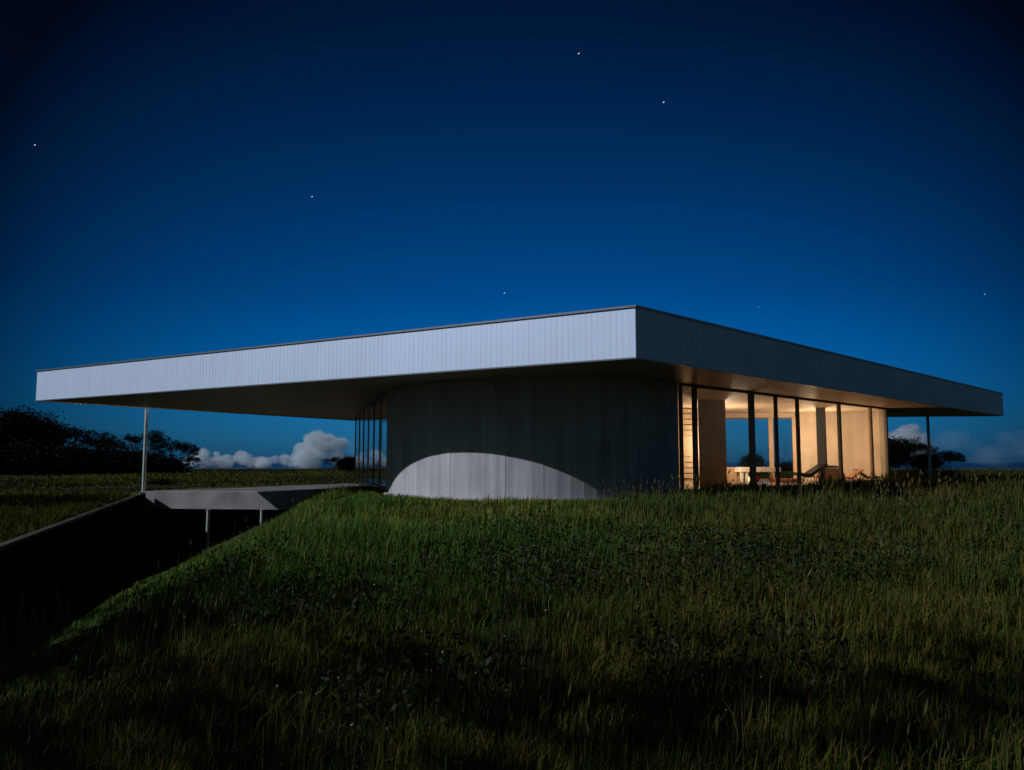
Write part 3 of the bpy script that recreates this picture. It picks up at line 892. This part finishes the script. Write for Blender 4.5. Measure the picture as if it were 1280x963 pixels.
# left foreground meadow too
x2, y2 = scatter(60000, 8, 30, -58, -25, 1.2); k = allowed(x2, y2) & (x2 < wall_x(y2)-.22)
x2, y2 = x2[k], y2[k]; m2 = len(x2); f2 = fbm(x2*.3+50, y2*.3, 4); r2 = np.hypot(x2, y2)
h2 = (.10+.5*np.clip(f2-.3, 0, 1))*(.6+.7*rng.random(m2)); w2_ = (.005+.0011*r2)*rng.uniform(.7, 1.5, m2)
c2 = np.array([.036, .040, .004])*(.7+.6*rng.random((m2, 1)))*(.4+1.1*sstep(.3, .7, f2)[:, None])
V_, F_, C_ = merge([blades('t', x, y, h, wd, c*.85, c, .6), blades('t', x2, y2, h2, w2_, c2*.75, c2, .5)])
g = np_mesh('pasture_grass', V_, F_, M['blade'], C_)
tag(g, 'rough olive pasture grass running from the driveway wall to the tree line', 'grass', kind='stuff')

# ------------------------------------------------------------------ trees and shrubs
def grow(seed, height, spread, levels=4, lean=0.0, umbrella=.5, trunk_r=.16, trunk_frac=.3, leafn=60, clump=.42, leaf=.085, dense=1.0):
    R = random.Random(seed); bm = bmesh.new(); tips = []
    def br(p, d, L, r, lev):
        pts = [p]; rr = [r]; q = p.copy(); dd = d.copy()
        for i in range(3):
            dd = (dd+Vector((R.gauss(0, .16), R.gauss(0, .16), R.gauss(0, .10)))).normalized()
            q = q+dd*L/3; pts.append(q.copy()); rr.append(r*(1-.16*(i+1)))
        tube(bm, pts, rr, 6 if lev < 2 else 4, False)
        if lev >= levels-1 or L < .25:
            tips.append((q, L)); return
        if lev >= 2: tips.append((q, L*.7))
        nb = R.choice((2, 3, 3)) if lev else R.choice((3, 4))
        az = R.uniform(0, 6.28)
        for k in range(nb):
            a = az+k*2*math.pi/nb+R.gauss(0, .4)
            out = spread*R.uniform(.6, 1.2)
            nd = (dd*(1-umbrella*.3)+Vector((math.cos(a)*out, math.sin(a)*out, umbrella*.25*R.random()))).normalized()
            br(q, nd, L*R.uniform(.62, .86), rr[-1]*.68, lev+1)
    br(Vector((0, 0, -.3)), Vector((lean, 0, 1)).normalized(), height*trunk_frac+.3, trunk_r, 0)
    bm.normal_update()
    tme = bpy.data.meshes.new('trunk'); bm.to_mesh(tme); bm.free(); tme.materials.append(M['bark'])
    rg = np.random.default_rng(seed)
    X_, Y_, Z_, S_, C_ = [], [], [], [], []
    for q, L in tips:
        k = int(leafn*dense*R.uniform(.5, 1.4))
        d = rg.normal(size=(k, 3))*np.array([1, 1, .75])*clump*R.uniform(.6, 1.25)*.5
        X_.append(q.x+d[:, 0]); Y_.append(q.y+d[:, 1]); Z_.append(q.z+d[:, 2]+.05)
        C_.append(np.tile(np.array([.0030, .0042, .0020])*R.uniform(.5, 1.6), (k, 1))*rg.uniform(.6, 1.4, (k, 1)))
    X_, Y_, Z_, C_ = map(np.concatenate, (X_, Y_, Z_, C_))
    P_, Q_, CC = leaves(X_, Y_, Z_, rg.uniform(.6, 1.4, len(X_))*leaf, C_, 1.5)
    cme = np_mesh('crown', P_, [(4, Q_)], M['treeleaf'], CC, link=False)
    # true height for scaling
    return tme, cme, float(Z_.max())
kinds = {
    'round': [grow(s, 6, .62, 5, umbrella=.1, leafn=330, clump=1.2, leaf=.10, trunk_frac=.17, trunk_r=.2) for s in (3, 8, 21)],
    'open': [grow(s, 5, .85, 5, umbrella=.9, leafn=70, clump=.50, leaf=.075, trunk_frac=.30, trunk_r=.12) for s in (5, 14, 30)],
    'sparse': [grow(s, 5, .85, 5, umbrella=.7, leafn=26, clump=.62, leaf=.07, trunk_frac=.30, trunk_r=.10) for s in (6, 15, 31)],
    'bush': [grow(s, 3, .95, 4, umbrella=.1, leafn=260, clump=1.0, leaf=.08, trunk_frac=.10, trunk_r=.08) for s in (9, 17, 41)],
}
def tree(kind, i, px, py_top, y, label, cat='tree', group=None, wide=1.0, rz=None, zb=None):
    """stands at depth y where column px is seen, crown top seen at row py_top (measured in the photo)"""
    tme, cme, Hh = kinds[kind][i % 3]
    x = (px-640)/1000.0*y
    z0 = float(ground_z(x, y)) if zb is None else zb
    topz = EYE+(574-py_top)/1000.0*y*1.0
    s = (topz-z0)/Hh
    nm = {'round': 'spreading_tree', 'open': 'open_branched_tree', 'bush': 'shrub'}[kind]
    z0 -= .25 if kind != 'open' else 0.0
    o = empty(nm, (x, y, z0), rz if rz is not None else rnd.uniform(0, 6.28))
    o.scale = (s*wide, s*wide, s)
    t = bpy.data.objects.new('trunk' if kind != 'bush' else 'stem', tme); COL.objects.link(t); t.parent = o
    c = bpy.data.objects.new('crown' if kind != 'bush' else 'foliage', cme); COL.objects.link(c); c.parent = o
    tag(o, label, cat, group); return o
G1 = 'trees along the left edge of the pasture'
tree('round', 0, -30, 498, 66, 'large dark tree cut off by the left edge', group=G1, wide=.95)
tree('round', 1, 18, 490, 70, 'tallest dense dark tree at the far left of the tree line', group=G1, wide=.75)
tree('round', 2, 47, 506, 72, 'dense dark tree just right of the tallest tree', group=G1, wide=.7)
tree('round', 0, 76, 545, 67, 'lower dark rounded tree sloping down from the tall trees', group=G1, wide=.5, rz=2)
tree('open', 0, 108, 531, 72, 'open-branched tree with flat clumps, left of the thin roof post', group=G1, wide=1.2)
tree('open', 1, 126, 539, 76, 'small open tree leaning right beside the flat-clumped tree', group=G1)
tree('open', 2, 190, 535, 71, 'open-branched tree seen right behind the thin roof post', group=G1, wide=1.2)
tree('open', 0, 216, 551, 73, 'rounded open tree right of the thin roof post', group=G1, rz=3)
tree('open', 1, 240, 568, 74, 'smallest open tree at the right end of the dark tree line', group=G1, rz=1)
for k, (px, pt, yy) in enumerate(((5, 538, 62), (38, 536, 64), (88, 541, 63), (112, 542, 66), (138, 543, 64), (163, 545, 66), (196, 551, 67), (215, 564, 66), (62, 540, 61), (-20, 535, 60))):
    lab = ['dark shrub at the left edge below the tallest tree', 'dark shrub between the two tallest trees', 'dark shrub below the gap in the tree line', 'dark shrub under the flat-clumped open tree', 'broad dark shrub midway along the tree line',
           'dark shrub just left of the thin roof post', 'dark shrub just right of the thin roof post', 'lower dark shrub near the right end of the tree line', 'wide dark shrub below the lower rounded tree', 'dark shrub cut off by the left edge'][k]
    tree('bush', k, px, pt, yy, lab, 'shrub', 'shrubs under the left tree line', wide=1.8)
tree('bush', 1, 203, 588, 40, 'low dark bush in the pasture right behind the deck corner', 'shrub', wide=1.6)
tree('bush', 2, 270, 583.5, 96, 'tiny dark bush on the skyline under the left clouds', 'shrub', wide=1.5)
G3 = 'trees behind the left glass'
tree('open', 2, 418, 570, 84, 'small dark tree right under the large cloud', group=G3, wide=1.3)
tree('round', 1, 436, 563, 80, 'dark tree touching the left glass frame', group=G3, wide=1.2)
tree('bush', 0, 462, 574, 78, 'dark shrub seen through the left glass', 'shrub', wide=1.5)
tree('round', 2, 478, 570, 82, 'round dark tree seen through the left glass', wide=1.3)
G4 = 'trees seen through the rear window'
tree('round', 0, 938, 556, 62, 'round dark tree seen through the room and rear window', group=G4, wide=.95)
tree('bush', 1, 918, 578, 66, 'dark shrub left of the round tree in the rear window', 'shrub', G4, wide=1.6)
tree('bush', 2, 985, 566, 72, 'low dark shrub in the right pane of the rear window', 'shrub', G4, wide=1.8)
G5 = 'trees right of the house'
tree('round', 1, 1106, 530, 52, 'dark tree half hidden behind the right end of the house', group=G5, wide=.9)
tree('open', 1, 1132, 545, 56, 'leaning dark tree between the house end and the right roof post', group=G5, wide=1.3, rz=.4)
tree('round', 2, 1150, 557, 58, 'dark tree behind the thin right roof post', group=G5, wide=1.1)
tree('open', 0, 1170, 562, 57, 'open dark tree just right of the right roof post', group=G5, wide=1.1, rz=2)
tree('open', 2, 1186, 566, 58, 'small tree at the right end of the right-hand group', group=G5)
for k, (px, pt, yy, lab) in enumerate(((1120, 578, 50, 'dark shrub at the foot of the leaning tree'), (1148, 577, 51, 'dark shrub at the foot of the right roof post'), (1180, 577, 52, 'low dark shrub at the right end of the right-hand trees'))):
    tree('bush', k, px, pt, yy, lab, 'shrub', 'shrubs under the right-hand trees', wide=1.7)
# unseen trees added left of the camera only to shade the grass and pasture
G6 = 'added shade trees left of the driveway'
labs = ['added shade tree nearest the driveway, left of the camera', 'tall thin added shade tree up the pasture, left of the camera', 'small added shade tree on the pasture close to the driveway wall', 'taller added shade tree up the pasture behind the driveway wall', 'added shade tree left of the frame level with the middle of the driveway', 'added shade tree left of the frame level with the deck', 'added shade tree left of the frame below the dark tree line']
for k, (x, y, hh) in enumerate(((-13.0, 1.2, 8.2), (-17.0, -.9, 13.5), (-12.8, 6.6, 7.2), (-17.0, 3.4, 8.8), (-26.5, 22.0, 9.0), (-31.0, 30.0, 11.0), (-38.0, 40.0, 13.0))):
    tme, cme, Hh = kinds['open' if k == 2 else 'sparse'][k % 3]; z0 = float(ground_z(x, y)); s = hh/Hh
    o = empty('open_branched_tree', (x, y, z0), k*1.9); o.scale = (s, s, s)
    for nm, me in (('trunk', tme), ('crown', cme)):
        c = bpy.data.objects.new(nm, me); COL.objects.link(c); c.parent = o
    tag(o, labs[k], 'tree', G6)
# low dark planting in front of the right end of the glass
for k, (x, y, tz) in enumerate(SHR):
    tme, cme, Hh = kinds['bush'][k % 3]; z0 = float(ground_z(x, y)); s = (tz-z0)/Hh
    o = empty('shrub', (x, y, z0), k*1.3); o.scale = (s*2.2, s*2.2, s)
    for nm, me in (('stem', tme), ('foliage', cme)):
        c = bpy.data.objects.new(nm, me); COL.objects.link(c); c.parent = o
    lab = ['tallest low dark shrub below the black lounge chair', 'low dark shrub below the tan armchair', 'low dark shrub below the wide right mullion', 'small dark shrub below the orange chair', 'dark shrub below the pale timber mullion', 'small dark shrub at the right end of the glass', 'smallest dark shrub, left end of the planting under the glass'][k]
    tag(o, lab, 'shrub', 'low shrubs in front of the lit glass')

# ------------------------------------------------------------------ clouds: lumpy volumes far out over the sea
cm = bpy.data.materials.new('cloud_vapour'); cm.use_nodes = True
n = cm.node_tree.nodes; l = cm.node_tree.links; n.remove(n['Principled BSDF'])
pv = n.new('ShaderNodeVolumePrincipled'); pv.inputs['Color'].default_value = (.86, .93, 1, 1)
pv.inputs['Density'].default_value = .0085; pv.inputs['Anisotropy'].default_value = .2
l.new(pv.outputs[0], n['Material Output'].inputs['Volume'])
cm2 = cm.copy(); cm2.name = 'cloud_haze'
cm2.node_tree.nodes['Principled Volume'].inputs['Density'].default_value = .0007
cm2.node_tree.nodes['Principled Volume'].inputs['Color'].default_value = (.5, .72, 1, 1)
def cloud(px, py, wpx, hpx, y, label, seed, flat=.45, blobs=16, mat=None):
    """px,py = middle of its flat base; size in photo pixels; y distance in metres"""
    R = random.Random(seed); k = y/1000.0
    W, H_ = wpx*k, hpx*k
    bm = bmesh.new()
    for i in range(blobs):
        u = R.uniform(-.42, .42); env = (1-(abs(u)/.5)**1.6)
        r = H_*R.uniform(.16, .34)*(.5+.5*env)
        zz = r*.4+R.random()*max(H_*env-r*1.4, 0)
        bmesh.ops.create_icosphere(bm, subdivisions=3, radius=1, matrix=(
            __import__('mathutils').Matrix.Translation((u*W, R.uniform(-.2, .2)*W*.6, zz)) @ __import__('mathutils').Matrix.Diagonal((r*R.uniform(1.1, 1.7), r*1.3, r*.9, 1))))
    o = obj('cloud', bm, mat or cm)
    o.location = ((px-640)/1000*y, y, EYE+(574-py)*k)
    rm = o.modifiers.new('r', 'REMESH'); rm.mode = 'VOXEL'; rm.voxel_size = max(W, H_)/85
    tx = bpy.data.textures.new('n', 'CLOUDS'); tx.noise_scale = H_*.28; tx.noise_depth = 4
    dm = o.modifiers.new('d', 'DISPLACE'); dm.texture = tx; dm.strength = H_*.38; dm.mid_level = .5
    tag(o, label, 'cloud', 'clouds low over the horizon'); return o
cloud(258, 584, 62, 27, 9000, 'small puffy cloud right of the dark left trees', 1)
cloud(303, 584, 74, 28, 9200, 'low puffy cloud in the middle of the left cloud row', 2)
cloud(348, 583, 54, 20, 9100, 'faint low cloud just left of the large cloud', 3)
cloud(400, 580, 66, 46, 8800, 'largest bright cloud beside the left glass frame', 4, blobs=22)
cloud(438, 572, 50, 28, 9400, 'thin cloud running behind the left glass frame', 5, mat=cm2)
cloud(1128, 574, 70, 50, 9000, 'pale rounded cloud against the right end of the house', 6)
cloud(1195, 574, 110, 40, 9600, 'grey cloud bank behind the right roof post', 7, blobs=24, mat=cm2)
cloud(1262, 578, 120, 44, 9300, 'grey cloud bank reaching the right edge', 8, blobs=24, mat=cm2)
cloud(985, 574, 70, 22, 9300, 'faint cloud seen through the rear window', 9, mat=cm2)

# ------------------------------------------------------------------ stars
sm_, n, l, p = newmat('starlight')
p.inputs['Base Color'].default_value = (0, 0, 0, 1)
p.inputs['Emission Color'].default_value = (.75, .85, 1, 1); p.inputs['Emission Strength'].default_value = 1.1
th = math.atan(92.5/1000)
for px, py, s, lab in ((723.5, 67, 1.0, 'bright star near the top, above the roof corner'), (829.5, 128, 1.0, 'bright star up right of the roof corner'), (43.5, 181.5, .8, 'lone star near the left edge'),
                       (390, 246, .85, 'star high above the left half of the roof'), (630.5, 366.5, .8, 'star just above the roof edge'), (1231, 368, .6, 'faint star near the right edge'), (948, 384, .4, 'faintest star above the right roof slope')):
    u = (px-640)/1000; v = (481.5-py)/1000
    dr = Vector((u, math.cos(th)-v*math.sin(th), math.sin(th)+v*math.cos(th))).normalized()
    bm = bmesh.new(); bmesh.ops.create_icosphere(bm, subdivisions=2, radius=1)
    o = obj('star', bm, sm_); D = 25000; o.location = dr*D
    o.scale = (D*.0011*s, D*.0005*s, D*.0005*s); o.rotation_euler = (0, math.radians(-35), 0)
    tag(o, lab, 'star', 'stars in the night sky')
